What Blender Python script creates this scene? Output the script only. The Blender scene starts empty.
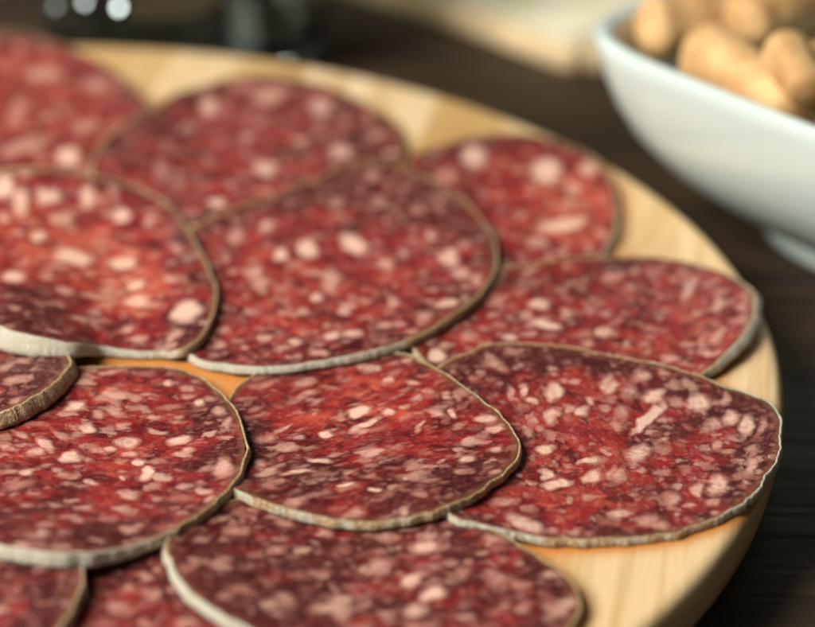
import bpy, math, random
import numpy as np
from mathutils import Matrix, Vector

rng = np.random.default_rng(11)
S = bpy.context.scene
COL = S.collection
TABLE = -0.0165            # table top; the board top is z = 0

# ------------------------------------------------------------------ camera
TH, DIST, F, ROLL = .4831, .4647, 2400., -.0196
CAM = np.array([0, -DIST*np.cos(TH), DIST*np.sin(TH)])
FWD = -CAM/DIST
r0 = np.array([1., 0, 0]); u0 = np.cross(r0, FWD)
RT = np.cos(ROLL)*r0 - np.sin(ROLL)*u0
UP = np.sin(ROLL)*r0 + np.cos(ROLL)*u0

def at(x, y, z):
    """pixel of the photograph -> point at height z"""
    x = np.asarray(x, float); y = np.asarray(y, float); z = np.asarray(z, float)
    d = FWD*F + RT*(x-407.5)[..., None] - UP*(y-313.5)[..., None]
    t = (z-CAM[2])/d[..., 2]
    return CAM + d*t[..., None]

def px_of(p):
    d = np.asarray(p)-CAM
    return 407.5+F*(d@RT)/(d@FWD), 313.5-F*(d@UP)/(d@FWD)

cam = bpy.data.objects.new('camera', bpy.data.cameras.new('camera'))
COL.objects.link(cam); S.camera = cam
m = Matrix([[RT[0], UP[0], -FWD[0], CAM[0]], [RT[1], UP[1], -FWD[1], CAM[1]],
            [RT[2], UP[2], -FWD[2], CAM[2]], [0, 0, 0, 1]])
cam.matrix_world = m
cam.data.sensor_width = 36; cam.data.lens = F/815*36
cam.data.clip_start = .01; cam.data.clip_end = 50
cam.data.dof.use_dof = True
cam.data.dof.aperture_fstop = 8.
fp = at(400, 432, .004)
cam.data.dof.focus_distance = float((fp-CAM)@FWD)
cam.data.dof.aperture_blades = 0

# ------------------------------------------------------------------ helpers
def mesh_obj(name, V, Fc, mat=None, parent=None, smooth=True, loc=None):
    me = bpy.data.meshes.new(name)
    V = np.asarray(V, float)
    if loc is not None: V = V-np.asarray(loc)
    if isinstance(Fc, np.ndarray) and Fc.shape[1] == 4 and len(Fc) > 2000:
        n = len(Fc)
        me.vertices.add(len(V)); me.vertices.foreach_set('co', V.astype(np.float32).ravel())
        me.loops.add(n*4); me.loops.foreach_set('vertex_index', Fc.astype(np.int32).ravel())
        me.polygons.add(n)
        me.polygons.foreach_set('loop_start', np.arange(0, n*4, 4, dtype=np.int32))
        me.polygons.foreach_set('loop_total', np.full(n, 4, np.int32))
        me.update(calc_edges=True)
    else:
        me.from_pydata([tuple(v) for v in V], [], [tuple(int(i) for i in f) for f in Fc])
        me.update()
    me.validate()
    me.polygons.foreach_set('use_smooth', np.full(len(me.polygons), smooth, bool))
    if mat: me.materials.append(mat)
    o = bpy.data.objects.new(name, me); COL.objects.link(o)
    if parent is not None: o.parent = parent
    elif loc is not None: o.location = tuple(loc)
    return o

def vattr(o, name, arr):
    a = o.data.attributes.new(name, 'FLOAT_VECTOR', 'POINT')
    a.data.foreach_set('vector', np.asarray(arr, np.float32).ravel())

def empty(name, loc):
    o = bpy.data.objects.new(name, None); COL.objects.link(o)
    o.location = tuple(loc); o.empty_display_size = .01
    return o

def tag(o, label=None, cat=None, group=None, kind=None):
    if label: o['label'] = label
    if cat: o['category'] = cat
    if group: o['group'] = group
    if kind: o['kind'] = kind
    return o

def spline(P, n):
    """closed Catmull-Rom (centripetal enough), n samples equally spaced by length"""
    P = np.asarray(P, float); k = len(P); out = []
    for i in range(k):
        a, b, c, d = P[(i-1) % k], P[i], P[(i+1) % k], P[(i+2) % k]
        for t in np.linspace(0, 1, 24, endpoint=False):
            out.append(.5*((2*b)+(-a+c)*t+(2*a-5*b+4*c-d)*t*t+(-a+3*b-3*c+d)*t**3))
    out = np.array(out)
    cl = np.vstack([out, out[:1]])
    s = np.r_[0, np.cumsum(np.hypot(*np.diff(cl, axis=0).T))]
    q = np.linspace(0, s[-1], n, endpoint=False)
    return np.stack([np.interp(q, s, cl[:, 0]), np.interp(q, s, cl[:, 1])], -1)

def loopnoise(n, freqs, amp, r):
    t = np.linspace(0, 2*np.pi, n, endpoint=False); o = np.zeros(n)
    for f in freqs:
        o += np.sin(f*t+r.uniform(0, 6.28))*r.uniform(.4, 1)/math.sqrt(len(freqs))
    return o*amp

# ------------------------------------------------------------------ node helpers
class NT:
    def __init__(s, name):
        s.m = bpy.data.materials.new(name); s.m.use_nodes = True
        s.t = s.m.node_tree; s.t.nodes.clear()
        s.out = s.n('ShaderNodeOutputMaterial')
    def n(s, typ, **kw):
        nd = s.t.nodes.new(typ)
        for k, v in kw.items(): setattr(nd, k, v)
        return nd
    def link(s, a, b): s.t.links.new(a, b)
    def put(s, sock, v):
        if isinstance(v, bpy.types.NodeSocket): s.link(v, sock)
        else:
            if isinstance(v, tuple) and len(v) == 3 and sock.type == 'RGBA': v = (*v, 1)
            sock.default_value = v
    def math(s, op, a, b=0., c=0., clamp=False):
        nd = s.n('ShaderNodeMath', operation=op, use_clamp=clamp)
        for i, v in enumerate((a, b, c)): s.put(nd.inputs[i], v)
        return nd.outputs[0]
    def vm(s, op, a, b=(0, 0, 0), sc=None):
        nd = s.n('ShaderNodeVectorMath', operation=op)
        s.put(nd.inputs[0], a); s.put(nd.inputs[1], b)
        if sc is not None: s.put(nd.inputs['Scale'], sc)
        return nd.outputs[0]
    def mapr(s, v, a, b, c=0., d=1., smooth=True):
        nd = s.n('ShaderNodeMapRange', interpolation_type='SMOOTHSTEP' if smooth else 'LINEAR', clamp=True)
        for i, x in enumerate((v, a, b, c, d)): s.put(nd.inputs[i], x)
        return nd.outputs[0]
    def mix(s, f, a, b, mode='MIX'):
        nd = s.n('ShaderNodeMix', data_type='RGBA', blend_type=mode, clamp_factor=True)
        s.put(nd.inputs[0], f); s.put(nd.inputs[6], a); s.put(nd.inputs[7], b)
        return nd.outputs[2]
    def noise(s, v, scale, detail=2., rough=.5, dist=0.):
        nd = s.n('ShaderNodeTexNoise')
        s.put(nd.inputs['Vector'], v); nd.inputs['Scale'].default_value = scale
        nd.inputs['Detail'].default_value = detail; nd.inputs['Roughness'].default_value = rough
        nd.inputs['Distortion'].default_value = dist
        return nd.outputs['Fac'], nd.outputs['Color']
    def vor(s, v, scale, feature='F1', rand=1.):
        nd = s.n('ShaderNodeTexVoronoi', feature=feature)
        s.put(nd.inputs['Vector'], v); nd.inputs['Scale'].default_value = scale
        nd.inputs['Randomness'].default_value = rand
        return nd
    def sep(s, v):
        nd = s.n('ShaderNodeSeparateXYZ'); s.put(nd.inputs[0], v); return nd.outputs
    def attr(s, name):
        nd = s.n('ShaderNodeAttribute', attribute_name=name); return nd.outputs['Vector']
    def obj(s): return s.n('ShaderNodeTexCoord').outputs['Object']
    def bsdf(s, **kw):
        nd = s.n('ShaderNodeBsdfPrincipled')
        for k, v in kw.items():
            s.put(nd.inputs[k.replace('_', ' ')], v)
        s.link(nd.outputs[0], s.out.inputs[0]); return nd
    def bump(s, h, strength, dist):
        nd = s.n('ShaderNodeBump'); s.put(nd.inputs['Height'], h)
        nd.inputs['Strength'].default_value = strength; nd.inputs['Distance'].default_value = dist
        return nd.outputs[0]

# ------------------------------------------------------------------ materials
def meat_material():
    N = NT('cured_meat')
    pat = N.attr('pat'); par = N.sep(N.attr('par')); pr2 = N.sep(N.attr('par2'))
    hd, hb, tone = par[0], par[1], par[2]
    edge, thr = pr2[0], pr2[1]
    _, c1 = N.noise(pat, .30, 2.)
    _, c2 = N.noise(pat, 1.1, 2.)
    q = N.vm('ADD', pat, N.vm('SCALE', N.vm('SUBTRACT', c1, (.5, .5, .5)), sc=3.2))
    q = N.vm('ADD', q, N.vm('SCALE', N.vm('SUBTRACT', c2, (.5, .5, .5)), sc=1.2))
    nf, _ = N.noise(pat, .95, 1.2)
    nfine, _ = N.noise(pat, 7., 3., .6)
    def layer(scale, off, rmin, rspan, soft, dthr):
        v = N.vor(N.vm('ADD', q, off), scale)
        c = N.sep(v.outputs['Color'])
        r = N.math('MULTIPLY_ADD', c[0], rspan, rmin)
        d = N.math('MULTIPLY_ADD', N.math('SUBTRACT', nf, .5), .30, v.outputs['Distance'])
        d = N.math('MULTIPLY_ADD', N.math('SUBTRACT', nfine, .5), .04, d)
        f = N.mapr(d, N.math('SUBTRACT', r, N.math('MULTIPLY_ADD', c[2], soft*-.6, soft*1.5)), N.math('ADD', r, soft), 1., 0.)
        g = N.math('GREATER_THAN', c[1], N.math('ADD', thr, dthr))
        return N.math('MULTIPLY', f, g), c[2]
    fa, ba = layer(1/4.0, (3, 7, 0), .18, .24, .19, .04)
    fb, bb = layer(1/2.2, (31, 17, 5), .20, .32, .24, -.18)
    fc, bc = layer(1/1.1, (11, 57, 9), .20, .30, .30, -.12)
    ba = N.math('MULTIPLY_ADD', ba, .55, .22); bb = N.math('MULTIPLY_ADD', bb, .60, .14); bc = N.math('MULTIPLY_ADD', bc, .5, 0.)
    hdd = N.math('MULTIPLY_ADD', N.math('SUBTRACT', nf, .5), .55, hd)
    hdd = N.math('MULTIPLY_ADD', N.math('SUBTRACT', nfine, .5), .10, hdd)
    soft = N.math('MULTIPLY_ADD', hb, -.42, .88)          # pale grains are crisp, buried ones fade out
    fh = N.mapr(hdd, -.14, soft)
    # colours
    nl, _ = N.noise(pat, .16, 3., .6)
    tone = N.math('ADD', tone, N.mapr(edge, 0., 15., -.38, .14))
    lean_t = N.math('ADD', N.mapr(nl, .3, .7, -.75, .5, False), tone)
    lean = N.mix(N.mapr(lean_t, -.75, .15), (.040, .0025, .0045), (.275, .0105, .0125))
    lean = N.mix(N.mapr(lean_t, .10, .9), lean, (.54, .078, .040))
    n5, _ = N.noise(q, 1.6, 4., .65)
    lean = N.mix(N.mapr(n5, .35, .75, 0., .55), lean, N.mix(.5, lean, (.40, .10, .085)))
    nm, _ = N.noise(q, .75, 4., .62, .8)
    nk, _ = N.noise(N.vm('ADD', q, (9, 4, 77)), .24, 4.5, .6, .8)
    lean = N.mix(N.mapr(nm, .45, .68, 0., .7), lean, N.mix(.25, lean, (.50, .15, .110)))
    lean = N.mix(N.mapr(nk, .47, .66, 0., .78), lean, (.042, .0028, .0048))
    ve = N.vor(q, 1/1.7, 'DISTANCE_TO_EDGE')
    lean = N.mix(N.mapr(ve.outputs['Distance'], 0., .16, .28, 0.), lean, (.060, .005, .007))
    def fatcol(b):
        b = N.math('POWER', N.math('MAXIMUM', b, 0.), 1.5)
        warm = N.mix(N.mapr(tone, 0., .9), (.76, .48, .375), (.80, .49, .35))
        return N.mix(b, N.mix(.5, lean, (.37, .085, .060)), warm)
    col = lean
    col = N.mix(N.math('MULTIPLY', fc, .62), col, fatcol(bc))
    col = N.mix(N.math('MULTIPLY', fb, .80), col, fatcol(bb))
    col = N.mix(fa, col, fatcol(ba))
    n6, _ = N.noise(pat, .9, 3.)
    hcol = fatcol(N.math('MULTIPLY', N.math('ADD', hb, N.mapr(n6, .3, .7, -.16, .12)), N.mapr(hdd, -.1, .75, .66, 1.12)))
    ring = N.math('MULTIPLY', N.mapr(hdd, -.34, -.12, 0., .35), N.mapr(hdd, -.12, .02, 1., 0.))
    col = N.mix(ring, col, (.060, .007, .010))
    col = N.mix(fh, col, hcol)
    fat = N.math('MAXIMUM', N.math('MAXIMUM', N.math('MULTIPLY', fa, ba), N.math('MULTIPLY', fb, bb)), N.math('MULTIPLY', fh, hb))
    # fine smear of fat over the cut
    n7, _ = N.noise(pat, 5.5, 3., .7)
    col = N.mix(N.mapr(n7, .52, .8, 0., .3), col, N.mix(.25, col, (.50, .18, .13)))
    # dried brown margin beside the casing
    em = N.math('MULTIPLY_ADD', N.math('SUBTRACT', nf, .5), 1.1, edge)
    col = N.mix(N.mapr(em, .2, 2.0, .75, 0.), col, (.18, .070, .032))
    bs, _ = N.noise(pat, 3.4, 4., .65)
    b2, _ = N.noise(pat, 14., 3., .6)
    h = N.math('ADD', N.math('MULTIPLY', fat, .55), N.math('MULTIPLY_ADD', bs, .55, N.math('MULTIPLY', b2, .22)))
    h = N.math('ADD', h, N.math('MULTIPLY', n6, .8))
    rough = N.mapr(b2, .3, .7, .26, .44)
    bs_ = N.bsdf(Base_Color=col, Roughness=rough, Normal=N.bump(h, .75, .00045), Specular_IOR_Level=.10)
    cm_, _ = N.noise(pat, .6, 2.)
    N.put(bs_.inputs['Coat Weight'], N.mapr(cm_, .45, .62, .0, .5)); bs_.inputs['Coat Roughness'].default_value = .10
    bs_.inputs['Subsurface Weight'].default_value = .25
    bs_.inputs['Subsurface Radius'].default_value = (1., .35, .25)
    bs_.inputs['Subsurface Scale'].default_value = .0018
    return N.m

def casing_material():
    N = NT('sausage_casing')
    p = N.attr('pat'); cs = N.sep(N.attr('par'))
    mould_lit, speck = cs[0], cs[1]
    n1, _ = N.noise(p, .35, 3., .6); n2, _ = N.noise(p, 2.0, 4., .65); n3, _ = N.noise(p, 6., 3., .6)
    v = N.vor(p, 2.6)
    t = N.math('ADD', mould_lit, N.mapr(n1, .3, .7, -.34, .34, False))
    t = N.math('ADD', t, N.mapr(n2, .3, .7, -.25, .25, False))
    tan = N.mix(N.mapr(n2, .35, .65), (.38, .21, .09), (.72, .49, .26))
    white = N.mix(N.mapr(n3, .35, .7), (.50, .44, .31), (.90, .86, .73))
    col = N.mix(N.mapr(t, .2, .8), tan, white)
    sp = N.mapr(N.math('ADD', N.math('MULTIPLY', n3, .5), n2), .80, .92)
    col = N.mix(N.math('MULTIPLY', sp, speck), col, (.78, .74, .62))
    h = N.math('ADD', N.math('MULTIPLY', n2, 1.), N.math('MULTIPLY', N.math('ADD', n3, N.math('MULTIPLY', v.outputs['Distance'], .8)), .5))
    b = N.bsdf(Base_Color=col, Roughness=.48, Normal=N.bump(h, 1., .0008))
    b.inputs['Subsurface Weight'].default_value = .45
    b.inputs['Subsurface Radius'].default_value = (1., .6, .35)
    b.inputs['Subsurface Scale'].default_value = .0020
    return N.m

def board_material():
    N = NT('pale_wood')
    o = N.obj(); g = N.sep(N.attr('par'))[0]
    mp = N.n('ShaderNodeMapping'); N.put(mp.inputs[0], o)
    mp.inputs['Rotation'].default_value = (0, 0, math.radians(9))
    p = mp.outputs[0]; s = N.sep(p)
    wob, _ = N.noise(p, 9., 2.)
    idx = N.math('FLOOR', N.math('DIVIDE', N.math('MULTIPLY_ADD', wob, .0004, s[0]), .0165))
    wn = N.n('ShaderNodeTexWhiteNoise', noise_dimensions='1D'); N.put(wn.inputs['W'], idx)
    cell = wn.outputs['Value']
    st = N.n('ShaderNodeCombineXYZ')
    N.put(st.inputs[0], N.math('MULTIPLY_ADD', cell, 3., N.math('MULTIPLY', s[0], 1.)))
    N.put(st.inputs[1], N.math('MULTIPLY', s[1], .07)); N.put(st.inputs[2], N.math('MULTIPLY', s[2], 1.))
    g1, _ = N.noise(st.outputs[0], 85., 4., .6, 1.2)
    g2, _ = N.noise(st.outputs[0], 900., 3., .6)
    g3, _ = N.noise(p, 18., 3.)
    col = N.mix(cell, (.50, .305, .11), (.84, .67, .42))
    col = N.mix(N.mapr(g1, .42, .66, 0., .8), col, (.46, .25, .075))
    col = N.mix(N.mapr(g2, .45, .75, 0., .25), col, (.50, .30, .13))
    col = N.mix(N.mapr(g3, .35, .7, 0., .3), col, (.70, .49, .22))
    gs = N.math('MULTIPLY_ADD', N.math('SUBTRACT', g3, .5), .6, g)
    col = N.mix(N.mapr(gs, .06, .62, 0., .90), col, (.51, .17, .020))  # orange beside the slices: oil stain plus bounced light put into the wood
    N.bsdf(Base_Color=col, Roughness=N.mapr(g, 0., 1., .55, .34), Normal=N.bump(N.math('ADD', g1, g2), .25, .0003))
    return N.m

def table_material():
    N = NT('dark_wood')
    o = N.obj(); mp = N.n('ShaderNodeMapping'); N.put(mp.inputs[0], o)
    mp.inputs['Rotation'].default_value = (0, 0, math.radians(-3))
    mp.inputs['Scale'].default_value = (.06, 1, 1)
    g1, _ = N.noise(mp.outputs[0], 160., 5., .65, .8)
    g2, _ = N.noise(mp.outputs[0], 700., 3., .6)
    g3, _ = N.noise(o, 7., 3.)
    col = N.mix(N.mapr(g1, .35, .7), (.016, .0095, .0045), (.062, .038, .017))
    col = N.mix(N.mapr(g3, .3, .7, 0., .5), col, (.045, .030, .018))
    N.bsdf(Base_Color=col, Specular_IOR_Level=.3, Roughness=N.mapr(g2, .3, .7, .5, .68), Normal=N.bump(N.math('ADD', g1, N.math('MULTIPLY', g2, .5)), .5, .0005))
    return N.m

def ceramic():
    N = NT('white_ceramic')
    n, _ = N.noise(N.obj(), 30., 2.)
    N.bsdf(Base_Color=N.mix(n, (.51, .61, .58), (.57, .665, .635)), Roughness=.14, Coat_Weight=.5, Coat_Roughness=.05)
    return N.m

def bread_material(a, b, name):
    N = NT(name); o = N.obj()
    n1, _ = N.noise(o, 90., 4., .6); n2, _ = N.noise(o, 600., 4., .6); n3, _ = N.noise(o, 2500., 2.)
    col = N.mix(N.mapr(n1, .3, .7), a, b)
    N.bsdf(Base_Color=col, Roughness=.7, Normal=N.bump(N.math('ADD', n2, N.math('MULTIPLY', n3, .4)), .4, .0008))
    return N.m

def cheese_material():
    N = NT('cheese_paste'); o = N.obj()
    n1, _ = N.noise(o, 45., 3., .5); n2, _ = N.noise(o, 400., 3.)
    col = N.mix(N.mapr(n1, .38, .62), (.66, .64, .43), (.80, .74, .55))
    N.bsdf(Base_Color=col, Roughness=.5, Normal=N.bump(n2, .3, .0005))
    return N.m

def glass_material():
    N = NT('smoky_glass')
    n1, _ = N.noise(N.obj(), 55., 2.)
    b = N.bsdf(Base_Color=N.mix(n1, (.80, .88, .82), (.86, .92, .88)), Roughness=.03, IOR=1.48)
    b.inputs['Transmission Weight'].default_value = 1.
    return N.m

MEAT = meat_material(); CASE = casing_material()

# ------------------------------------------------------------------ heightfield on which each slice drapes
RES = .0005; X0, X1, Y0, Y1 = -.24, .09, -.17, .20
NX = int((X1-X0)/RES); NY = int((Y1-Y0)/RES)
H = np.zeros((NY, NX))
GX, GY = np.meshgrid(X0+(np.arange(NX)+.5)*RES, Y0+(np.arange(NY)+.5)*RES)
COVER = np.zeros((NY, NX), bool)

def gk(sig):
    r = int(3*sig)+1; k = np.exp(-.5*(np.arange(-r, r+1)/sig)**2); return k/k.sum()
def blur(a, sig):
    k = gk(sig); r = len(k)//2
    p = np.pad(a, ((r, r), (0, 0))); o = sum(k[i]*p[i:i+a.shape[0]] for i in range(len(k)))
    p = np.pad(o, ((0, 0), (r, r))); return sum(k[i]*p[:, i:i+a.shape[1]] for i in range(len(k)))
def sample(a, x, y):
    fx = np.clip((x-X0)/RES-.5, 0, NX-1.001); fy = np.clip((y-Y0)/RES-.5, 0, NY-1.001)
    i = fx.astype(int); j = fy.astype(int); u = fx-i; v = fy-j
    return (a[j, i]*(1-u)*(1-v)+a[j, i+1]*u*(1-v)+a[j+1, i]*(1-u)*v+a[j+1, i+1]*u*v)

def radial(poly, c):
    """star-shaped outline as r(theta) lookup"""
    d = poly-c; th = np.unwrap(np.arctan2(d[:, 1], d[:, 0])); r = np.hypot(d[:, 0], d[:, 1])
    a = np.mod(th, 2*np.pi); o = np.argsort(a); a = a[o]; r = r[o]
    a = np.r_[a-2*np.pi, a, a+2*np.pi]; r = np.r_[r, r, r]
    return lambda t: np.interp(np.mod(t, 2*np.pi), a, r)

def slice_of(outline, label, thick=2., slant=.3, fats=(), tones=(), thr=.5, stretch=(1., 1., 0.), n=200,
             mould_lit=None, speck=.3, crinkle=.12, curl=.35, seed=1, flare=None, sig=3.6, droop=None):
    """one sausage slice draped over everything placed before it.  lengths in mm where they are small"""
    r = np.random.default_rng(seed)
    P = spline(outline, 1400)
    area = .5*np.sum(P[:, 0]*np.roll(P[:, 1], -1)-np.roll(P[:, 0], -1)*P[:, 1])
    if area > 0: P = P[::-1]          # anticlockwise on the table
    tf = (lambda x, y: np.full(np.shape(x), thick*1e-3)) if not callable(thick) else (lambda x, y: thick(x, y)*1e-3)
    cpx = P.mean(0); t0 = float(tf(cpx[0], cpx[1]))
    zedge = np.full(len(P), .002+t0)
    for it in range(4):
        W = at(P[:, 0], P[:, 1], zedge)[:, :2]
        c = W.mean(0); rad = radial(W, c)
        rr = np.hypot(GX-c[0], GY-c[1]); tt = np.arctan2(GY-c[1], GX-c[0])
        sd = rr-rad(tt)
        bx = np.where(sd < .004)
        j0, j1, i0, i1 = bx[0].min(), bx[0].max()+1, bx[1].min(), bx[1].max()+1
        M = (sd < .0015)[j0:j1, i0:i1].astype(float)
        Hs = blur(H, 2.)[j0:j1, i0:i1]; Hs = np.maximum(Hs, H[j0:j1, i0:i1])*M
        z = Hs.copy()
        s_ = sig/.5/1.0; w = blur(M, s_)+1e-6
        for k in range(14):
            z = np.maximum(Hs, blur(z*M, s_)/w-.00006)*M
        w2 = blur(M, 2.5)+1e-6
        z = blur(z*M, 2.5)/w2
        z = np.maximum(z, Hs); z = blur(z*M, 8.)/(blur(M, 8.)+1e-6)
        z = blur(z*M, 1.2)/(blur(M, 1.2)+1e-6)+.00012
        if droop is not None:          # the limp edge sags to what lies beneath between its supports
            gx, gy = GX[j0:j1, i0:i1], GY[j0:j1, i0:i1]
            qx, qy = px_of(np.stack([gx, gy, z], -1)); rh = np.clip((rr/rad(tt))[j0:j1, i0:i1], 0, 1)
            wd = droop(qx, qy, rh); low = blur(H, 3.)[j0:j1, i0:i1]+.0003
            z = z*(1-wd)+np.minimum(low, z)*wd
            z = blur(z*M, 2.)/(blur(M, 2.)+1e-6)
        Z = np.zeros_like(H); Z[j0:j1, i0:i1] = z
        xe = c[0]+(W[:, 0]-c[0])*.985; ye = c[1]+(W[:, 1]-c[1])*.985
        te = tf(P[:, 0], P[:, 1])
        zedge = sample(Z, xe, ye)+te+curl*1e-3
    ph = r.uniform(0, 6.28, 4)
    def wave(x, y):
        return .00022*(np.sin(x*140+ph[0]+2*np.sin(y*90+ph[1]))*np.sin(y*160+ph[2]+1.5*np.sin(x*110+ph[3])))
    def topz(x, y):
        pxx, pyy = px_of(np.stack([x, y, np.full(x.shape, .005)], -1))
        rho = np.hypot(x-c[0], y-c[1])/rad(np.arctan2(y-c[1], x-c[0]))
        rho = np.clip(rho, 0, 1)
        q = c[0]+(x-c[0])*np.where(rho > .985, .985/np.maximum(rho, 1e-6), 1)
        w_ = c[1]+(y-c[1])*np.where(rho > .985, .985/np.maximum(rho, 1e-6), 1)
        zz = sample(Z, q, w_)
        t_ = tf(pxx, pyy)
        extra = 0.
        if flare is not None: extra = flare(pxx, pyy, rho)*1e-3
        return zz+t_+curl*1e-3*rho**7+np.maximum(wave(x, y), -.1e-3)*1.0+.0001+extra, zz+extra
    zc = float(topz(np.array([c[0]]), np.array([c[1]]))[1][0])
    root = empty('salami_slice', (c[0], c[1], zc)); org = np.array([c[0], c[1], zc])
    tag(root, label, 'salami slice', 'salami slices fanned over the round wooden board')
    # ---- meat, concentric square-to-disc grid
    g = np.linspace(-1, 1, n); A, B = np.meshgrid(g, g)
    R_ = np.where(np.abs(A) > np.abs(B), A, B)
    with np.errstate(divide='ignore', invalid='ignore'):
        Th = np.where(np.abs(A) > np.abs(B), np.pi/4*np.nan_to_num(B/A), np.pi/2-np.pi/4*np.nan_to_num(A/B))
    Th = np.where(R_ < 0, Th+np.pi, Th); R_ = np.abs(R_)
    inset = .00025
    rt = rad(Th)-inset
    x = c[0]+R_*rt*np.cos(Th); y = c[1]+R_*rt*np.sin(Th)
    zt, zb = topz(x, y)
    V = np.stack([x, y, zt], -1).reshape(-1, 3)
    idx = np.arange(n*n).reshape(n, n)
    Fq = np.stack([idx[:-1, :-1], idx[:-1, 1:], idx[1:, 1:], idx[1:, :-1]], -1).reshape(-1, 4)
    per = np.r_[idx[0, :-1], idx[:-1, -1], idx[-1, :0:-1], idx[:0:-1, 0]]
    Vb = V[per].copy(); Vb[:, 2] = zb.reshape(-1)[per]+.0001
    nb = len(V); V = np.vstack([V, Vb]); m_ = len(per); ib = nb+np.arange(m_)
    Fs = np.stack([per, ib, np.roll(ib, -1), np.roll(per, -1)], -1)
    # underside: a coarse ring plan following the same sheet
    rings = [ib]; VV = [V]; cnt = len(V); Fu = []
    for fr in (.8, .55, .3, .08):
        xr = c[0]+(Vb[:, 0]-c[0])*fr; yr = c[1]+(Vb[:, 1]-c[1])*fr
        _, zr = topz(xr, yr)
        VV.append(np.stack([xr, yr, zr+.0001], -1)); ir = cnt+np.arange(m_); cnt += m_
        a_ = rings[-1]; Fu.append(np.stack([a_, ir, np.roll(ir, -1), np.roll(a_, -1)], -1)); rings.append(ir)
    V = np.vstack(VV); Fall = np.vstack([Fq, Fs]+Fu)
    meat = mesh_obj('meat', V, Fall, MEAT, root, loc=org)
    # attributes
    X = V[:, 0]; Y = V[:, 1]
    sx, sy, ang = stretch; ca, sa = math.cos(math.radians(ang)), math.sin(math.radians(ang))
    lx = (X-c[0])*1e3; ly = (Y-c[1])*1e3
    pa = (lx*ca+ly*sa)/sx; pb = (-lx*sa+ly*ca)/sy
    vattr(meat, 'pat', np.stack([pa+seed*37.3, pb+seed*11.7, np.full(len(X), seed*5.1)], -1))
    hd = np.full(len(X), -1.); hb = np.zeros(len(X)); tone = np.zeros(len(X))
    zmid = float(np.median(zt))
    wx = r.uniform(0, 6.28, 8)
    # boundary wobble so that no fat grain is an ellipse
    ox = .45*np.sin(ly*1.1+wx[0]+1.3*np.sin(lx*.8+wx[1]))+.10*np.sin(ly*2.6+wx[2])
    oy = .45*np.sin(lx*1.2+wx[3]+1.3*np.sin(ly*.9+wx[4]))+.10*np.sin(lx*2.8+wx[5])
    XX = X+ox*1e-3*.6; YY = Y+oy*1e-3*.6
    for (ox_, oy_, sc, items) in fats:
        for (zx, zy, a, b, an, br) in items:
            fx, fy = ox_+zx/sc, oy_+zy/sc
            a, b = a*.94, b*.90; br = br if br > .72 else br*.88
            ux, uy = math.cos(math.radians(an)), -math.sin(math.radians(an))
            pc = at(fx, fy, zmid); pz, _ = topz(np.array([pc[0]]), np.array([pc[1]]))
            z_ = float(pz[0]); pc = at(fx, fy, z_)
            pA = at(fx+ux*a/sc, fy+uy*a/sc, z_)-pc; pB = at(fx-uy*b/sc, fy+ux*b/sc, z_)-pc
            Mi = np.linalg.inv(np.array([[pA[0], pB[0]], [pA[1], pB[1]]]))
            u = Mi[0, 0]*(XX-pc[0])+Mi[0, 1]*(YY-pc[1]); v = Mi[1, 0]*(XX-pc[0])+Mi[1, 1]*(YY-pc[1])
            k = r.uniform(-.35, .35); v = v+k*(u*u-.5)*.6
            e = 2.3
            d = 1.08-(np.abs(u)**e+np.abs(v)**e)**(1/e)
            hb = np.where(d > hd, br, hb); hd = np.maximum(hd, d)
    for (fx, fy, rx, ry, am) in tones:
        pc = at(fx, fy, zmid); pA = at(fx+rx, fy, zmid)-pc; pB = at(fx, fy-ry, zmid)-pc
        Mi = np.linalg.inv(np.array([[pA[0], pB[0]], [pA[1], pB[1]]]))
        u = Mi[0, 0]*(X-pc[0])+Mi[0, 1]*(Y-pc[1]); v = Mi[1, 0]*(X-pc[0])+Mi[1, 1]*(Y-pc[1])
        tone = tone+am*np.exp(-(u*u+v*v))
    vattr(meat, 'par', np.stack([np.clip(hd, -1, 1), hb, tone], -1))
    ed = (rad(np.arctan2(Y-c[1], X-c[0]))-np.hypot(X-c[0], Y-c[1]))*1e3
    vattr(meat, 'par2', np.stack([ed, np.full(len(X), thr), 0*X], -1))
    # ---- casing
    m2 = 1400
    W2 = at(P[:, 0], P[:, 1], zedge)[:, :2]
    tan = np.roll(W2, -1, 0)-np.roll(W2, 1, 0); tan /= np.linalg.norm(tan, axis=1)[:, None]
    nrm = np.stack([tan[:, 1], -tan[:, 0]], -1)
    if np.sum(nrm*(W2-c)) < 0: nrm = -nrm
    zt, zb = topz(W2[:, 0], W2[:, 1])
    env = np.clip(.55+loopnoise(m2, [3, 5, 8, 13], .5, r), .1, 1.4); env2 = np.clip(.55+loopnoise(m2, [4, 7, 11, 17], .5, r), .1, 1.4)
    cr = loopnoise(m2, [37, 53, 67, 89, 113, 131], crinkle*.8e-3, r)*env+loopnoise(m2, [9, 14, 21, 29, 38], crinkle*1.7e-3, r)
    cr2 = loopnoise(m2, [19, 31, 44, 59, 79, 103], crinkle*.6e-3, r)*env2
    sl = np.full(m2, slant*1e-3) if not callable(slant) else slant(P[:, 0], P[:, 1])*1e-3
    T = zt-zb
    prof = [(-.38, 0, -.22), (-.28, 0, -.02), (-.12, 0, .10), (.02, .0, .08), (.10, .06, 0), (.12, .35, 0), (.15, .7, 0), (.08, .97, 0), (-.1, 1., 0), (-.40, .98, 0)]
    ringsV = []; 
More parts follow.
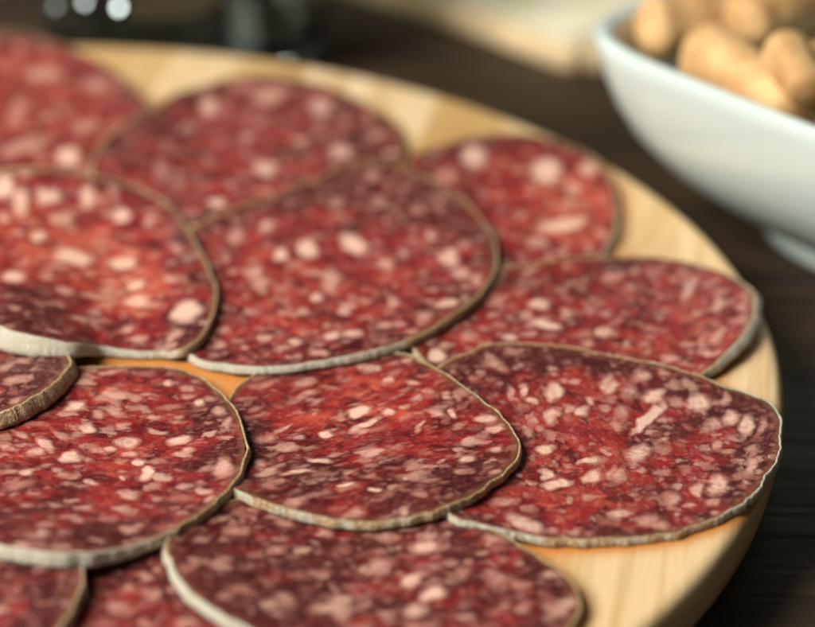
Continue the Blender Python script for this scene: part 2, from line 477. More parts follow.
    for qn, (o_, f_, dz) in enumerate(prof):
        off = o_*1e-3+sl*np.sin(f_*np.pi/2)*(1 if o_ > -.3 else .6)+(cr+(cr2 if qn % 2 else -cr2)*.5)*(1 if o_ > -.45 else .3)
        if f_ == 0: off = off-0*sl
        zz = zt-f_*T+dz*1e-3+(cr2*.6 if qn in (2, 3) else 0)
        zz = np.maximum(zz, zb+.00005)
        ringsV.append(np.stack([W2[:, 0]+nrm[:, 0]*off, W2[:, 1]+nrm[:, 1]*off, zz], -1))
    kk = len(prof); Vc = np.stack(ringsV, 1).reshape(-1, 3)
    ii = np.arange(m2)[:, None]*kk; jj = np.arange(kk)[None]
    a_ = ii+jj; b_ = ii+(jj+1) % kk; c_ = ((ii+kk) % (m2*kk))+(jj+1) % kk; d_ = ((ii+kk) % (m2*kk))+jj
    Fc = np.stack([a_, b_, c_, d_], -1).reshape(-1, 4)
    cas = mesh_obj('casing', Vc, Fc, CASE, root, loc=org)
    vattr(cas, 'pat', (Vc-org)*1e3+np.array([seed*13.7, 0, 0]))
    mo = np.full(m2, .45) if mould_lit is None else mould_lit(P[:, 0], P[:, 1])  # mould cover, with the light on front-left rims also put into this tone
    mo = np.repeat(mo, kk).reshape(m2, kk)+np.array([-.2, -.18, -.12, -.02, .1, .1, .1, .1, .1, .1])[None]
    vattr(cas, 'par', np.stack([mo.reshape(-1), np.full(m2*kk, speck), np.zeros(m2*kk)], -1))
    # ---- record
    Tz, _ = topz(GX[j0:j1, i0:i1].ravel(), GY[j0:j1, i0:i1].ravel()); Tz = Tz.reshape(j1-j0, i1-i0)
    ins = (sd < .0006)[j0:j1, i0:i1]
    H[j0:j1, i0:i1] = np.where(ins, np.maximum(H[j0:j1, i0:i1], Tz+.00025), H[j0:j1, i0:i1])
    COVER[j0:j1, i0:i1] |= (sd < 0)[j0:j1, i0:i1]
    return root

def ramp(v, a, b): 
    t = np.clip((v-a)/(b-a), 0, 1); return t*t*(3-2*t)

# fat grains read off the photograph: (origin x, origin y, zoom, [(x, y, half length, half width, tilt, paleness)])
R1 = (440, 340, 2.983, [(165,72,42,20,-15,.55),(105,115,25,15,0,.4),(210,150,12,28,20,.6),(250,150,16,25,20,.75),(275,178,20,12,-10,.75),(340,150,30,30,30,.85),(332,228,24,26,0,.75),(385,200,22,14,0,.7),(425,212,24,16,0,.8),(450,178,16,16,0,.7),(505,130,28,34,-40,.75),(315,325,30,18,0,.85),(440,360,42,9,12,.85),(450,408,36,20,20,.85),(320,400,26,20,0,.85),(350,430,50,16,8,.9),(440,470,25,14,-30,.6),(385,478,12,14,0,.6),(190,485,50,20,10,.55),(255,550,70,28,-25,.85),(515,400,18,30,-20,.55),(520,518,30,12,5,.7),(275,240,18,20,0,.5),(300,262,16,12,0,.5),(150,590,50,12,-10,.5),(490,200,20,14,0,.6)])
R2 = (600, 350, 3.137, [(30,105,30,25,40,.7),(130,80,35,22,0,.65),(155,212,68,19,38,1.05),(170,140,38,22,5,.9),(90,125,30,30,0,.5),(70,195,30,22,0,.55),(240,165,30,14,0,.6),(310,162,42,26,0,.9),(395,155,18,24,0,.6),(360,230,30,22,0,.65),(410,215,28,28,0,.8),(460,235,26,45,-15,.8),(365,300,20,28,0,.6),(475,365,20,45,-15,.7),(120,325,45,32,20,.75),(60,395,35,25,45,.6),(180,300,14,25,0,.4),(370,425,38,38,0,.8),(305,440,22,30,0,.75),(350,480,30,18,0,.6),(225,470,30,35,30,.6),(60,513,45,14,0,.75),(150,535,38,30,0,.65),(195,555,38,22,0,.55),(510,240,15,40,-20,.5),(330,365,20,14,0,.5)])
R3 = (235, 345, 3.387, [(440,75,35,16,-10,.6),(420,225,45,22,15,1.05),(440,268,70,14,22,.8),(308,302,26,16,0,.95),(215,315,25,12,0,.7),(165,285,40,10,30,.7),(180,348,40,12,15,.7),(290,390,50,13,-8,.8),(215,430,60,14,8,.75),(375,475,30,8,10,.95),(470,490,22,8,0,.9),(85,400,28,24,0,.6),(105,320,40,18,10,.55),(200,540,60,25,30,.6),(400,575,55,24,20,.6),(390,430,28,14,10,.5),(240,170,70,14,25,.5),(100,135,60,14,15,.4),(280,190,40,10,20,.5),(350,250,30,10,0,.5),(120,480,35,18,0,.4),(320,145,40,10,-10,.4)])  # palest grain: white fat with its wet glint put into the paleness
R4 = (375, 345, 3.387, [(108,50,20,10,-10,.7),(48,118,22,14,0,.75),(130,130,28,10,-10,.65),(45,228,25,16,0,.8),(155,275,30,13,50,.6),(100,208,18,12,0,.6),(205,228,28,14,0,.7),(262,230,18,16,0,.75),(375,248,44,14,5,.75),(405,285,46,14,10,.75),(408,352,34,14,10,.7),(318,385,34,17,5,.75),(285,355,28,12,10,.6),(408,428,22,14,20,.6),(285,430,28,14,0,.5),(165,415,30,8,20,.6),(65,485,30,12,20,.6),(100,560,28,20,40,.65),(105,452,14,10,0,.8),(240,168,22,16,0,.6),(180,155,25,10,0,.5),(10,490,20,7,0,.8),(180,460,45,14,10,.4),(280,170,14,18,0,.5),(150,510,30,12,0,.5),(225,395,30,8,20,.5)])
R5 = (0, 370, 3.3, [(250,118,40,20,5,.85),(290,195,35,14,0,.9),(235,288,42,24,5,.9),(150,245,35,22,-30,.8),(200,215,40,14,-25,.6),(120,270,30,18,0,.7),(90,338,25,18,0,.75),(325,265,40,16,0,.6),(360,262,28,10,15,.75),(220,350,36,18,0,.55),(300,370,26,12,-15,.75),(380,135,36,22,-20,.6),(325,145,30,18,0,.6),(60,380,60,22,10,.45),(280,460,40,20,0,.5),(400,460,35,18,0,.6),(150,525,45,20,0,.5),(405,240,35,20,0,.7),(410,405,28,14,0,.6),(70,215,40,14,-15,.5),(20,250,25,25,0,.5),(230,490,35,16,0,.4)])
R6 = (120, 370, 3.3, [(162,44,20,10,0,.75),(265,108,20,14,0,.8),(230,85,25,12,0,.5),(330,135,28,25,0,.6),(355,175,15,30,0,.55),(195,232,42,20,10,.85),(225,265,30,16,0,.7),(340,325,36,45,-20,.72),(90,340,24,34,-20,1.05),(65,305,24,18,0,.95),(30,240,40,22,0,.75),(30,278,28,14,0,.7),(125,205,40,10,-15,.7),(65,125,28,12,0,.6),(35,415,40,20,0,.7),(280,400,36,18,-20,.7),(300,430,25,16,0,.6),(10,358,12,12,0,.8),(30,535,36,20,0,.65),(185,460,22,10,0,.5),(180,520,32,12,10,.5),(130,300,35,14,0,.5),(15,470,25,14,0,.5),(300,95,18,14,0,.4)])  # the brightest grain also has a wet glint painted in as paleness
R7 = (0, 165, 3.136, [(150,92,45,24,0,.9),(65,110,28,50,0,.85),(275,100,28,38,-15,.85),(382,160,30,24,0,.95),(465,182,22,20,0,.65),(195,165,50,20,15,.65),(120,220,30,22,0,.85),(230,290,68,28,-5,1.),(388,308,46,24,0,.95),(425,375,36,22,0,.9),(430,425,50,24,0,.8),(585,460,55,40,15,1.),(45,350,45,24,0,.85),(300,412,66,13,0,.65),(50,460,28,16,0,.6),(555,265,20,18,0,.5),(545,535,35,22,20,.6),(10,60,40,40,0,.9),(355,78,22,14,0,.6),(10,165,25,20,0,.7),(190,440,20,14,0,.6),(300,485,60,10,0,.45),(170,530,40,10,-10,.4),(570,350,20,14,0,.4)])
R8 = (190, 160, 2.85, [(258,270,22,22,0,.95),(335,255,34,28,0,1),(218,185,30,22,0,.7),(130,215,28,24,0,.6),(185,320,30,25,0,.7),(200,350,30,22,0,.7),(105,280,16,14,0,.5),(360,392,20,18,0,.8),(325,430,24,14,0,.7),(405,500,30,18,0,.85),(300,518,20,18,0,.75),(215,505,30,16,0,.7),(85,525,22,20,0,.6),(370,550,38,12,0,.65),(400,340,30,45,0,.7),(440,430,26,14,0,.75),(415,120,30,22,0,.5),(260,370,30,18,0,.4)])
R9 = (340, 160, 2.85, [(40,240,48,26,-25,.95),(130,295,26,20,0,.7),(180,262,16,16,0,.6),(260,215,22,22,0,.6),(310,280,35,30,-40,.8),(345,320,35,20,0,.65),(220,140,25,16,0,.5),(355,240,20,16,0,.5),(305,410,36,18,0,.85),(150,405,22,20,0,.65),(130,470,28,16,0,.6),(35,495,35,20,0,.75),(200,490,28,12,0,.5),(390,340,22,24,0,.6),(240,445,30,18,0,.55),(90,45,25,20,0,.5),(20,415,28,14,0,.7)])
R10 = (420, 250, 2.397, [(285,130,32,14,0,.8),(300,178,45,12,-12,.9),(350,150,18,16,0,.7),(460,65,34,10,8,.6),(645,95,38,16,60,.7),(715,130,24,18,70,.7),(715,205,28,16,50,.65),(675,225,26,12,80,.5),(440,195,24,18,0,.75),(215,210,20,12,0,.75),(255,155,20,14,0,.6),(120,205,26,18,0,.5),(40,255,24,20,0,1.),(600,260,26,14,0,.7),(400,225,20,14,0,.5),(265,200,18,10,0,.6),(180,120,30,20,0,.4)])
R11 = (165, 500, 1.94, [(505,92,38,14,0,.8),(480,155,28,14,30,.85),(520,182,28,14,20,.95),(415,130,40,20,20,.6),(430,72,30,10,0,.5),(325,210,50,14,0,.7),(235,190,24,14,0,.55),(140,60,30,15,0,.5),(150,175,28,14,0,.45),(215,100,20,12,0,.5),(110,120,25,14,20,.45),(640,150,30,14,-20,.5),(690,165,24,12,0,.45),(640,75,30,10,-10,.6),(760,215,26,16,0,.6),(575,140,20,14,0,.4),(300,140,30,10,0,.35),(230,45,25,10,0,.5),(50,130,30,12,30,.35)])
RM = (400, 120, 1.964, [(145,70,28,24,0,.95),(288,98,32,30,0,1.05),(370,95,25,18,0,.75),(340,135,22,16,0,.7),(320,205,55,16,10,.9),(330,165,25,14,0,.6),(270,240,30,16,0,.6),(90,110,35,22,0,.5)])
RL1 = (0, 0, 2.717, [(570,290,28,28,0,.85),(730,260,50,30,20,.7),(660,230,50,16,0,.5),(590,550,30,16,0,.9),(720,455,40,28,0,.75),(440,460,30,30,0,.5)])
RL2 = (260, 0, 2.717, [(165,290,35,28,0,.8),(220,410,36,22,0,.85),(320,365,24,20,0,.6),(230,325,22,14,0,.5)])
RK = (0, 0, 2.717, [(185,425,38,32,0,.95),(120,200,60,26,0,.7),(235,340,45,20,10,.6),(260,230,45,25,0,.6),(70,395,90,26,15,.6),(50,300,30,60,-20,.5)])

# ---- the slices, lowest first
slice_of([(500,133),(560,142),(602,166),(617,203),(612,238),(590,262),(540,275),(480,268),(430,235),(405,190),(412,158),(450,142)],
         'small bright red slice with two round white fat spots, at the back nearest the bowl',
         thick=1.5, fats=[RM], tones=[(585,205,45,50,1.1),(470,180,50,30,.1)], thr=.55, n=150, seed=2,
         mould_lit=lambda x, y: .2+.3*ramp(x, 560, 620))
slice_of([(0,33),(37,38),(74,50),(108,67),(135,88),(150,105),(158,128),(140,155),(95,180),(30,188),(-40,180),(-100,150),(-115,100),(-85,60),(-40,40)],
         'blurred pinkish slice at the far left edge of the board in front of the glass',
         thick=2.2, fats=[RK], tones=[(40,80,90,50,.35)], thr=.42, n=150, seed=3, mould_lit=lambda x, y: 0*x+.2)
slice_of([(150,112),(168,98),(191,89),(228,79),(265,75),(297,79),(334,89),(365,103),(392,121),(403,143),(396,165),(360,195),(310,218),(240,228),(170,222),(115,205),(92,175),(98,148),(120,127)],
         'dark red slice at the back middle with pale wood showing on both sides',
         thick=1.3, fats=[RL1, RL2], tones=[(320,130,70,40,-.35),(180,170,50,40,-.1)], thr=.42, n=150, seed=4, mould_lit=lambda x, y: 0*x+.15)
slice_of([(60,545),(140,532),(210,560),(250,600),(250,650),(180,690),(90,690),(40,650),(30,590)],
         'shaded dark red slice lying lowest at the bottom edge between two pale rims',
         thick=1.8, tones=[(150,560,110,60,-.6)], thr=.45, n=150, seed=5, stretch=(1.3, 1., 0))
slice_of([(70,553),(84,573),(78,597),(66,618),(50,645),(0,690),(-70,685),(-110,635),(-100,585),(-50,545),(20,533)],
         'slice cut off by the bottom left corner of the photo, thin tan rim',
         thick=2., tones=[(30,590,90,60,-.55)], thr=.42, n=150, seed=6, mould_lit=lambda x, y: 0*x+.45)
slice_of([(166,545),(170,563),(182,583),(202,602),(232,620),(280,643),(360,664),(450,668),(525,655),(565,630),(581,607),(570,582),(545,560),(500,535),(450,512),(380,492),(300,487),(230,502),(180,525)],
         'large blurred slice at the bottom centre with a thick white left rim',
         thick=1.5, slant=.45, fats=[R11], tones=[(250,580,140,60,-.6),(480,540,50,20,.1),(400,570,240,90,-.35)], thr=.5, n=220, seed=7, stretch=(1.25, 1., 15),  # broad dark tone: weaker light near the front put into the meat colour
         mould_lit=lambda x, y: .95-.75*ramp(x, 300, 520)-.5*ramp(y, 575, 545)*(x < 260))
slice_of([(537,262),(604,257),(660,259),(705,267),(738,281),(754,302),(752,328),(733,353),(690,383),(620,400),(540,402),(470,390),(425,362),(408,330),(430,298),(480,274)],
         'slice with a turned-up whitish right end, beside the right rim of the board',
         thick=1.1, fats=[R10], tones=[(560,310,60,40,-.1),(690,300,60,60,.35),(700,350,40,30,.3)], thr=.5, n=200, seed=8, stretch=(1.2, 1., 40),
         slant=lambda x, y: .2+1.1*ramp(x, 690, 745), mould_lit=lambda x, y: .30+.35*ramp(x, 690, 735),
         flare=lambda x, y, rho: 1.6*ramp(rho, .86, 1.)*ramp(x, 690, 740)*ramp(y, 255, 300))
slice_of([(432,378),(448,362),(470,352),(494,345),(538,344),(575,348),(612,355),(650,363),(690,374),(739,391),(768,402),(779,416),(782,440),(775,464),(751,496),(712,521),(661,535),(597,541),(538,538),(494,528),(447,513),(425,480),(420,430)],
         'sharp right front slice with white fat grains and a rough whitish rim over bare wood',
         thick=lambda x, y: .62+.45*ramp(x, 700, 780), slant=.25, fats=[R1, R2],
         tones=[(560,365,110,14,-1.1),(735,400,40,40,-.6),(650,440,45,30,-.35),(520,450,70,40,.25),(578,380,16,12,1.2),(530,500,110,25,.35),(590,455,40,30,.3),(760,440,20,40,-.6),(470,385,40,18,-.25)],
         thr=.60, n=330, seed=9, crinkle=.20, curl=.5, mould_lit=lambda x, y: .58-.35*ramp(y, 400, 350)-.25*ramp(y, 500, 535)*ramp(x, 500, 560)+.45*ramp(x, 690, 770), speck=.6)
slice_of([(383,351),(410,356),(440,370),(474,394),(500,414),(518,438),(516,460),(493,482),(456,504),(406,519),(351,523),(301,514),(264,503),(237,492),(222,470),(220,430),(235,390),(280,362),(340,349)],
         'sharp lower middle slice with long streaky fat grains and one bright white fleck',
         thick=1.0, slant=.2, fats=[R3, R4], tones=[(330,400,70,25,.35),(420,380,60,20,.25),(440,480,70,25,-.75),(300,470,70,25,-.7),(500,440,16,30,.3),(260,440,20,40,-.3)],
         thr=.55, n=330, seed=10, stretch=(1.5, 1., 24), crinkle=.14, mould_lit=lambda x, y: .38-.1*ramp(x, 380, 480), speck=.5)
slice_of([(130,367),(165,368),(190,373),(215,387),(236,411),(246,440),(244,465),(230,488),(198,516),(160,537),(118,550),(75,555),(35,552),(-10,543),(-50,525),(-85,485),(-80,440),(-40,400),(20,378),(80,368)],
         'large sharp left front slice with rounded fat grains and a thick cream near rim',
         thick=lambda x, y: 1.0+1.1*ramp(x, 200, 60), slant=.3, fats=[R5, R6],
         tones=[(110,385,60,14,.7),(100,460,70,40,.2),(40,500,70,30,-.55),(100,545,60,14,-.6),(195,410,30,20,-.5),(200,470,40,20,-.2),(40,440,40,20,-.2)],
         thr=.56, n=330, seed=11, stretch=(1.35, 1., 0), crinkle=.13, mould_lit=lambda x, y: .25+.75*ramp(x, 190, 90)*ramp(y, 490, 530)+.0*x, speck=.4)
slice_of([(200,224),(225,212),(255,201),(303,184),(330,171),(356,162),(385,164),(407,169),(444,187),(472,208),(492,235),(496,266),(480,294),(450,318),(406,342),(362,354),(318,362),(274,367),(229,366),(195,358),(178,335),(168,295),(178,248)],
         'slice in the centre of the picture with a broad tan rim and white near edge',
         thick=1.0, slant=.3, fats=[R8, R9], tones=[(330,195,90,20,-.9),(440,215,40,25,-.5),(270,290,60,40,.3),(220,330,40,25,-.1),(390,310,80,40,.0),(480,250,16,40,.2)],
         thr=.47, n=260, seed=12, mould_lit=lambda x, y: .2+.75*ramp(y, 330, 352)*ramp(x, 440, 330), speck=.3)
slice_of([(70,356),(66,370),(55,383),(34,398),(0,413),(-45,412),(-85,390),(-95,350),(-65,320),(0,315),(50,332)],
         'mostly hidden slice at the left edge with a thick brown rim speckled white',
         thick=2.2, slant=1.1, fats=[(0, 340, 6.27, [(80,260,70,40,10,.6),(100,390,60,40,10,.5),(20,180,60,40,0,.5)])],
         tones=[(30,380,60,30,-.7)], thr=.5, n=200, seed=13, crinkle=.09, mould_lit=lambda x, y: 0*x+.02, speck=1.)
slice_of([(0,172),(48,169),(110,180),(145,192),(170,208),(188,230),(205,260),(216,290),(212,318),(200,338),(180,350),(150,352),(129,351),(92,346),(55,341),(20,333),(-30,318),(-75,292),(-98,258),(-88,218),(-50,187)],
         'thick left edge slice with a tall cream rim and large white fat spots',
         thick=lambda x, y: 1.0+2.6*ramp(x, 135, 10), slant=lambda x, y: .3+.9*ramp(x, 130, 20), fats=[R7],
         tones=[(100,250,100,45,1.1),(130,290,40,20,.5),(30,305,50,25,-.9),(150,320,60,14,-.2),(150,215,50,25,-.4),(185,290,20,50,-.3),(190,230,20,20,-.3)],
         thr=.60, n=300, seed=14, stretch=(1.3, 1., 0), mould_lit=lambda x, y: .3+.75*ramp(y, 318, 335)*ramp(x, 205, 110), speck=.3,
         flare=None, droop=lambda x, y, rh: ramp(rh, .62, .93)*ramp(x, 78, 98)*ramp(x, 186, 160)*ramp(y, 270, 330))

# ------------------------------------------------------------------ round board
BC = np.array([-.0796, -.0110]); BR = .150
def build_board():
    n = 260; g = np.linspace(-1, 1, n); A, B = np.meshgrid(g, g)
    R_ = np.where(np.abs(A) > np.abs(B), A, B)
    with np.errstate(divide='ignore', invalid='ignore'):
        Th = np.where(np.abs(A) > np.abs(B), np.pi/4*np.nan_to_num(B/A), np.pi/2-np.pi/4*np.nan_to_num(A/B))
    Th = np.where(R_ < 0, Th+np.pi, Th); R_ = np.abs(R_)
    x = R_*(BR-.0025)*np.cos(Th); y = R_*(BR-.0025)*np.sin(Th)
    V = [np.stack([x, y, 0*x], -1).reshape(-1, 3)]
    idx = np.arange(n*n).reshape(n, n)
    Fq = [np.stack([idx[:-1, :-1], idx[:-1, 1:], idx[1:, 1:], idx[1:, :-1]], -1).reshape(-1, 4)]
    per = np.r_[idx[0, :-1], idx[:-1, -1], idx[-1, :0:-1], idx[:0:-1, 0]]
    t = Th.reshape(-1)[per]; prev = per; cnt = n*n
    for (dr, z) in [(-.0016, -.0002), (-.0008, -.0007), (-.0002, -.0016), (0, -.003), (-.0001, -.006), (-.0008, -.0095), (-.0025, -.0125), (-.0055, -.0147), (-.009, -.0155), (-.02, -.0157), (-.14, -.0157)]:
        V.append(np.stack([(BR+dr)*np.cos(t), (BR+dr)*np.sin(t), 0*t+z], -1)); cur = cnt+np.arange(len(per)); cnt += len(per)
        Fq.append(np.stack([prev, cur, np.roll(cur, -1), np.roll(prev, -1)], -1)); prev = cur
    V = np.vstack(V)
    o = mesh_obj('round_board', V, np.vstack(Fq), board_material(), loc=(0, 0, 0))
    o.location = (BC[0], BC[1], 0)
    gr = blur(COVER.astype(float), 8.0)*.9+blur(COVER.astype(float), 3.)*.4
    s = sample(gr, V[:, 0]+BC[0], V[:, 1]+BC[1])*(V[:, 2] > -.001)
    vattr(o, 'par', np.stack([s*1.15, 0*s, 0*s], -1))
    return tag(o, 'round pale wooden board with rounded edge carrying the salami slices', 'board')
build_board()

# ------------------------------------------------------------------ table
n = 40; g = np.linspace(-1, 1, n); A, B = np.meshgrid(g, g)
V = np.stack([A*1.2, B*1.2+.3, 0*A+TABLE], -1).reshape(-1, 3); idx = np.arange(n*n).reshape(n, n)
tb = mesh_obj('table_top', V, np.stack([idx[:-1, :-1], idx[:-1, 1:], idx[1:, 1:], idx[1:, :-1]], -1).reshape(-1, 4), table_material())
tag(tb, kind='structure')

# ------------------------------------------------------------------ bowl
def build_bowl():
    c = np.array([.1190, .0735]); rot = math.radians(-47.5)
    root = empty('bowl', (c[0], c[1], TABLE))
    tag(root, 'white ceramic rounded-square bowl filled with small breadsticks', 'bowl')
    hz = .030-TABLE
    K = 160
    t = np.linspace(0, 2*np.pi, K, endpoint=False)
    def ring(a, e, z):
        rr = a/((np.abs(np.cos(t))**e+np.abs(np.sin(t))**e)**(1/e))
        x, y = rr*np.cos(t), rr*np.sin(t)
        return np.stack([x*math.cos(rot)-y*math.sin(rot), x*math.sin(rot)+y*math.cos(rot), 0*t+z], -1)
    outer = [(0.0634, 6, hz-.0012), (0.0630, 6, hz-.004), (0.0620, 5.7, hz-.009), (0.0603, 5.4, hz-.015), (0.0574, 5, hz-.022), (0.0525, 4.5, hz-.029), (0.0458, 4., hz-.0355), (0.0385, 3.4, hz-.0395), (0.0343, 3, hz-.0405)]
    inner = [(0.0630, 6, hz-.0002), (0.0622, 6, hz+.0002), (0.0609, 6, hz+.0001), (0.0599, 6, hz-.0008), (0.0591, 6, hz-.0025), (0.0578, 5.6, hz-.008), (0.0556, 5.2, hz-.015), (0.0520, 5, hz-.022), (0.0468, 4.4, hz-.0285), (0.0395, 4, hz-.0335), (0.0291, 3, hz-.0365), (0.0125, 2.4, hz-.0372), (0.0005, 2, hz-.0373)]
    prof = outer[::-1]+inner
    V = np.vstack([ring(*p) for p in prof]); k = len(prof)
    Fq = [(i*K+j, i*K+(j+1) % K, (i+1)*K+(j+1) % K, (i+1)*K+j) for i in range(k-1) for j in range(K)]
    cm = ceramic()
    mesh_obj('bowl_wall', V, Fq, cm, root)
    fp = [(.0345, 3, hz-.0400), (.0350, 3, hz-.0425), (.0352, 3, .0006), (.0345, 3, 0.), (.0320, 3, 0.), (.0312, 3, .0010), (.0310, 3, hz-.0400)]
    V = np.vstack([ring(*p) for p in fp]); k = len(fp)
    Fq = [(i*K+j, i*K+(j+1) % K, (i+1)*K+(j+1) % K, (i+1)*K+j) for i in range(k-1) for j in range(K)]
    mesh_obj('foot_ring', V, Fq, cm, root)
build_bowl()

# ------------------------------------------------------------------ breadsticks
BM = bread_material((.43, .22, .075), (.68, .44, .20), 'baked_crust')
def breadstick(p0, p1, r0, r1, label, seed):
    r = np.random.default_rng(seed); p0 = np.array(p0); p1 = np.array(p1); r0 *= 1.1; r1 *= 1.1
    ax = p1-p0; L = np.linalg.norm(ax); ax = ax/L
    s = np.cross(ax, [0, 0, 1.]); s /= np.linalg.norm(s); u = np.cross(s, ax)
    K = 40; M_ = 46; V = []
    ph = r.uniform(0, 6.28, 6)
    for i in range(M_):
        f = i/(M_-1); q = f*L
        rad_ = r0+(r1-r0)*f
        cap = 1.
        e0 = q/(r0*.75); e1 = (L-q)/(r1*.75)
        for e in (e0, e1):
            if e < 1: cap *= math.sqrt(max(0, 1-(1-e)**2.4))
        rr = max(rad_*cap, 1e-5)*(1+.05*math.sin(f*7+ph[0])+.03*math.sin(f*17+ph[1]))
        c = p0+ax*q+s*.0008*math.sin(f*5+ph[2])+u*.0006*math.sin(f*4+ph[3])
        for j in range(K):
            a = 2*np.pi*j/K; k = rr*(1+.03*math.sin(3*a+ph[4]+f*3)+.02*math.sin(5*a+ph[5]))
            V.append(c+s*k*math.cos(a)+u*k*math.sin(a))
    Fq = [(i*K+j, i*K+(j+1) % K, (i+1)*K+(j+1) % K, (i+1)*K+j) for i in range(M_-1) for j in range(K)]
    Fq += [tuple(range(K))[::-1], tuple((M_-1)*K+j for j in range(K))]
    o = mesh_obj('breadstick', V, Fq, BM, loc=p0)
    return tag(o, label, 'breadstick', 'small breadsticks piled in the white bowl')
def P(x, y, z): return at(x, y, z)
breadstick(P(636,30,.0275), P(752,22,.026), .0068, .0060, 'tan breadstick with its round pale end nearest the left corner of the bowl', 1)
breadstick(P(694,50,.0275), P(808,112,.0265), .0066, .0060, 'plump breadstick lying along the near rim of the bowl', 2)
breadstick(P(738,28,.031), P(835,-14,.033), .0058, .0055, 'topmost breadstick leaning towards the upper right corner', 3)
breadstick(P(784,46,.036), P(806,92,.033), .0046, .0042, 'short stubby breadstick crossing over the others at the right', 4)
breadstick(P(806,62,.030), P(880,120,.029), .0055, .0055, 'breadstick running out of the picture at the right edge', 5)
breadstick(P(655,48,.016), P(800,40,.018), .0055, .0055, 'shaded breadstick lying lower in the bowl under the others', 6)
breadstick(P(760,90,.010), P(860,40,.012), .0055, .0055, 'deepest breadstick at the bottom of the pile', 7)
breadstick(P(800,20,.024), P(880,30,.024), .0055, .0055, 'breadstick behind the stubby one at the upper right', 8)

# ------------------------------------------------------------------ pale slab of cheese behind
def build_cheese():
    th = .0075
    a = at(366, 2, TABLE)[:2]; b = at(585, 80, TABLE)[:2]
    d = (b-a)/np.linalg.norm(b-a); nr = np.array([-d[1], d[0]])
    a = a-d*.05
    poly = [a, b-d*.006, b+nr*.008+d*.001, b+nr*.075+d*.012, a+nr*.10]
    Q = []
    Pn = np.array(poly); k = len(Pn)
    for i in range(k):
        for t in np.linspace(0, 1, 40, endpoint=False): Q.append(Pn[i]*(1-t)+Pn[(i+1) % k]*t)
    Q = np.array(Q); n_ = len(Q)
    for it in range(14): Q = .5*Q+.25*(np.roll(Q, 1, 0)+np.roll(Q, -1, 0))
    t = np.linspace(0, 2*np.pi, n_, endpoint=False)
    Q = Q+.0005*np.stack([np.sin(9*t), np.cos(7*t)], -1)
    c = Q.mean(0); tn = np.roll(Q, -1, 0)-np.roll(Q, 1, 0); tn /= np.linalg.norm(tn, axis=1)[:, None]
    no = np.stack([tn[:, 1], -tn[:, 0]], -1)
    if np.sum(no*(Q-c)) < 0: no = -no
    root = empty('cheese_slab', (c[0], c[1], TABLE))
    tag(root, 'pale greenish cream slab with a tan rind on the table behind the board', 'cheese')
    def loft(rows, close_first=False, close_last=False):
        V = np.vstack([np.column_stack([Q+no*o, np.full(n_, z)]) for o, z in rows])-np.array([c[0], c[1], 0]); kk = len(rows)
        Fq = [(i*n_+j, i*n_+(j+1) % n_, (i+1)*n_+(j+1) % n_, (i+1)*n_+j) for i in range(kk-1) for j in range(n_)]
        if close_first: Fq.append(tuple(range(n_))[::-1])
        if close_last: Fq.append(tuple((kk-1)*n_+j for j in range(n_)))
        return V, Fq
    V, Fq = loft([(-.0010, .0), (-.0010, th-.0004), (-.003, th), (-.006, th+.0002)], True, True)
    mesh_obj('paste', V, Fq, cheese_material(), root)
    V, Fq = loft([(-.0009, .0001), (0, .0003), (.0006, .002), (.0007, .0045), (.0002, th-.0008), (-.0010, th+.0001), (-.0022, th+.0002), (-.0024, th-.0006)])
    mesh_obj('rind', V, Fq, bread_material((.50, .36, .19), (.66, .51, .31), 'tan_rind'), root)
build_cheese()

# ------------------------------------------------------------------ tumbler
def lathe(name, prof, K, mat, parent):
    t = np.linspace(0, 2*np.pi, K, endpoint=False)
    V = np.vstack([np.stack([r_*np.cos(t), r_*np.sin(t), 0*t+z], -1) for r_, z in prof]); k = len(prof)
    Fq = [(i*K+j, i*K+(j+1) % K, (i+1)*K+(j+1) % K, (i+1)*K+j) for i in range(k-1) for j in range(K)]
    return mesh_obj(name, V, Fq, mat, parent)
gc = at(172, 30, 0.); GC = (gc[0], .183)
gl = lathe('tumbler', [(a_*1.08, b_) for a_, b_ in [(.0001, 0.0015), (.020, .0012), (.030, .0), (.0335, .0012), (.0345, .004), (.0352, .02), (.037, .06), (.0385, .095), (.0380, .0958), (.0372, .095), (.0356, .06), (.0336, .022), (.0332, .012), (.0322, .0075), (.0305, .0056), (.0295, .0052), (.0290, .0050), (.020, .0050), (.008, .0050), (.0001, .0050)]], 120, glass_material(), None)
gl.location = (GC[0], GC[1], TABLE+.0002)
tag(gl, 'clear thick-based glass tumbler standing behind the board at the upper left', 'glass')

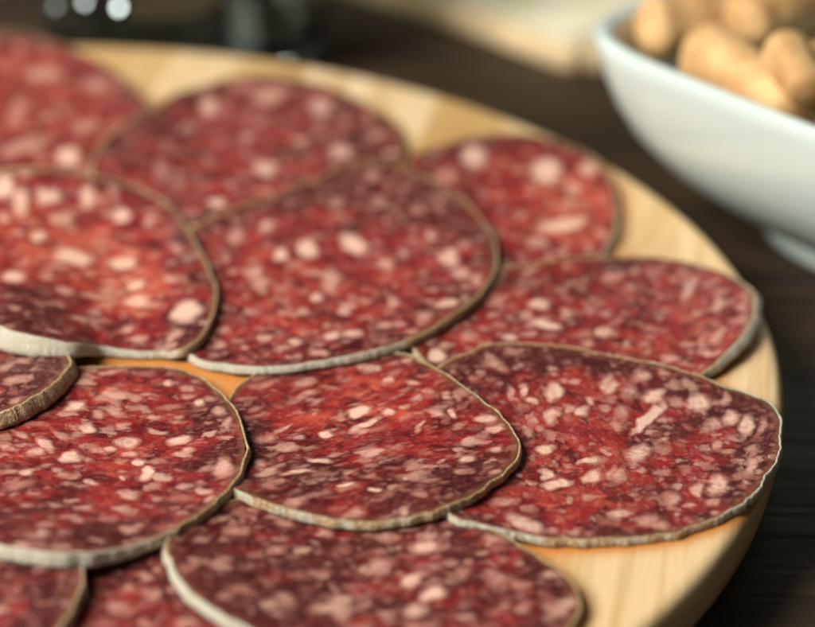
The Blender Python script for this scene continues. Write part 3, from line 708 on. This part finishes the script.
# added mirror studs on the tumbler, tilted to the key lamp to make glints
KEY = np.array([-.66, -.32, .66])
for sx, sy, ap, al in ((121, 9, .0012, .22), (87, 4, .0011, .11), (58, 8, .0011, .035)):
    NS = NT('added_glint_silver'); NS.bsdf(Base_Color=(al*.88, al*1.02, al*1.06), Metallic=1., Roughness=.08)  # tint sets how bright each added glint looks
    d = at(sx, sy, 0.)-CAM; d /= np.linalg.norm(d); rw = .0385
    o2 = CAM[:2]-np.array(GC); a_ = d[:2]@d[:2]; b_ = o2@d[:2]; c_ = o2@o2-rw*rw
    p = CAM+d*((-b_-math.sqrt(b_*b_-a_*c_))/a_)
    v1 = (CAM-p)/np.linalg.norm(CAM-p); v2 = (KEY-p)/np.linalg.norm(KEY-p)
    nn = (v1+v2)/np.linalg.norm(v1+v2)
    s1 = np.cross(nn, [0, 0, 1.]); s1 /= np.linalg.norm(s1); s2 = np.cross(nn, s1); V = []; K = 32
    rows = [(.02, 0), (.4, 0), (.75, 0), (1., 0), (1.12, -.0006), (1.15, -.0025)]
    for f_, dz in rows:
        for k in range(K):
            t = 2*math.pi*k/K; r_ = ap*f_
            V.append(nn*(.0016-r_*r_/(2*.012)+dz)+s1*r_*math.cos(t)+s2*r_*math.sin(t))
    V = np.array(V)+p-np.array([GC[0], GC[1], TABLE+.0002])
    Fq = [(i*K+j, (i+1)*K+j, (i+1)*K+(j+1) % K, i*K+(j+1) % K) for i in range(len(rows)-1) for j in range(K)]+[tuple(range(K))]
    mesh_obj('added_glint_stud', V, Fq, NS.m, gl)

# ------------------------------------------------------------------ light
def area(name, loc, target, size, power, col, sy=None):
    d = bpy.data.lights.new(name, 'AREA'); d.energy = power; d.color = col
    d.shape = 'RECTANGLE'; d.size = size; d.size_y = sy or size
    o = bpy.data.objects.new(name, d); COL.objects.link(o); o.location = loc
    v = Vector(target)-Vector(loc); o.rotation_euler = v.to_track_quat('-Z', 'Y').to_euler()
    return o
area('window_light', (-.66, -.32, .66), (0, 0, 0), .34, 21., (1., .96, .88), .6)
area('soft_fill_light', (-.25, -.95, .32), (0, 0, 0), .6, .9, (1., .95, .88))
area('back_window_light', (-.78, .90, .80), (0, .05, 0), .35, 2.2, (.95, .97, 1.))

w = bpy.data.worlds.new('World'); S.world = w; w.use_nodes = True
bg = w.node_tree.nodes['Background']; bg.inputs[0].default_value = (1., .93, .82, 1); bg.inputs[1].default_value = .03

S.view_settings.view_transform = 'Standard'; S.view_settings.look = 'None'
S.view_settings.exposure = 0; S.view_settings.gamma = 1
S.render.engine = 'CYCLES'
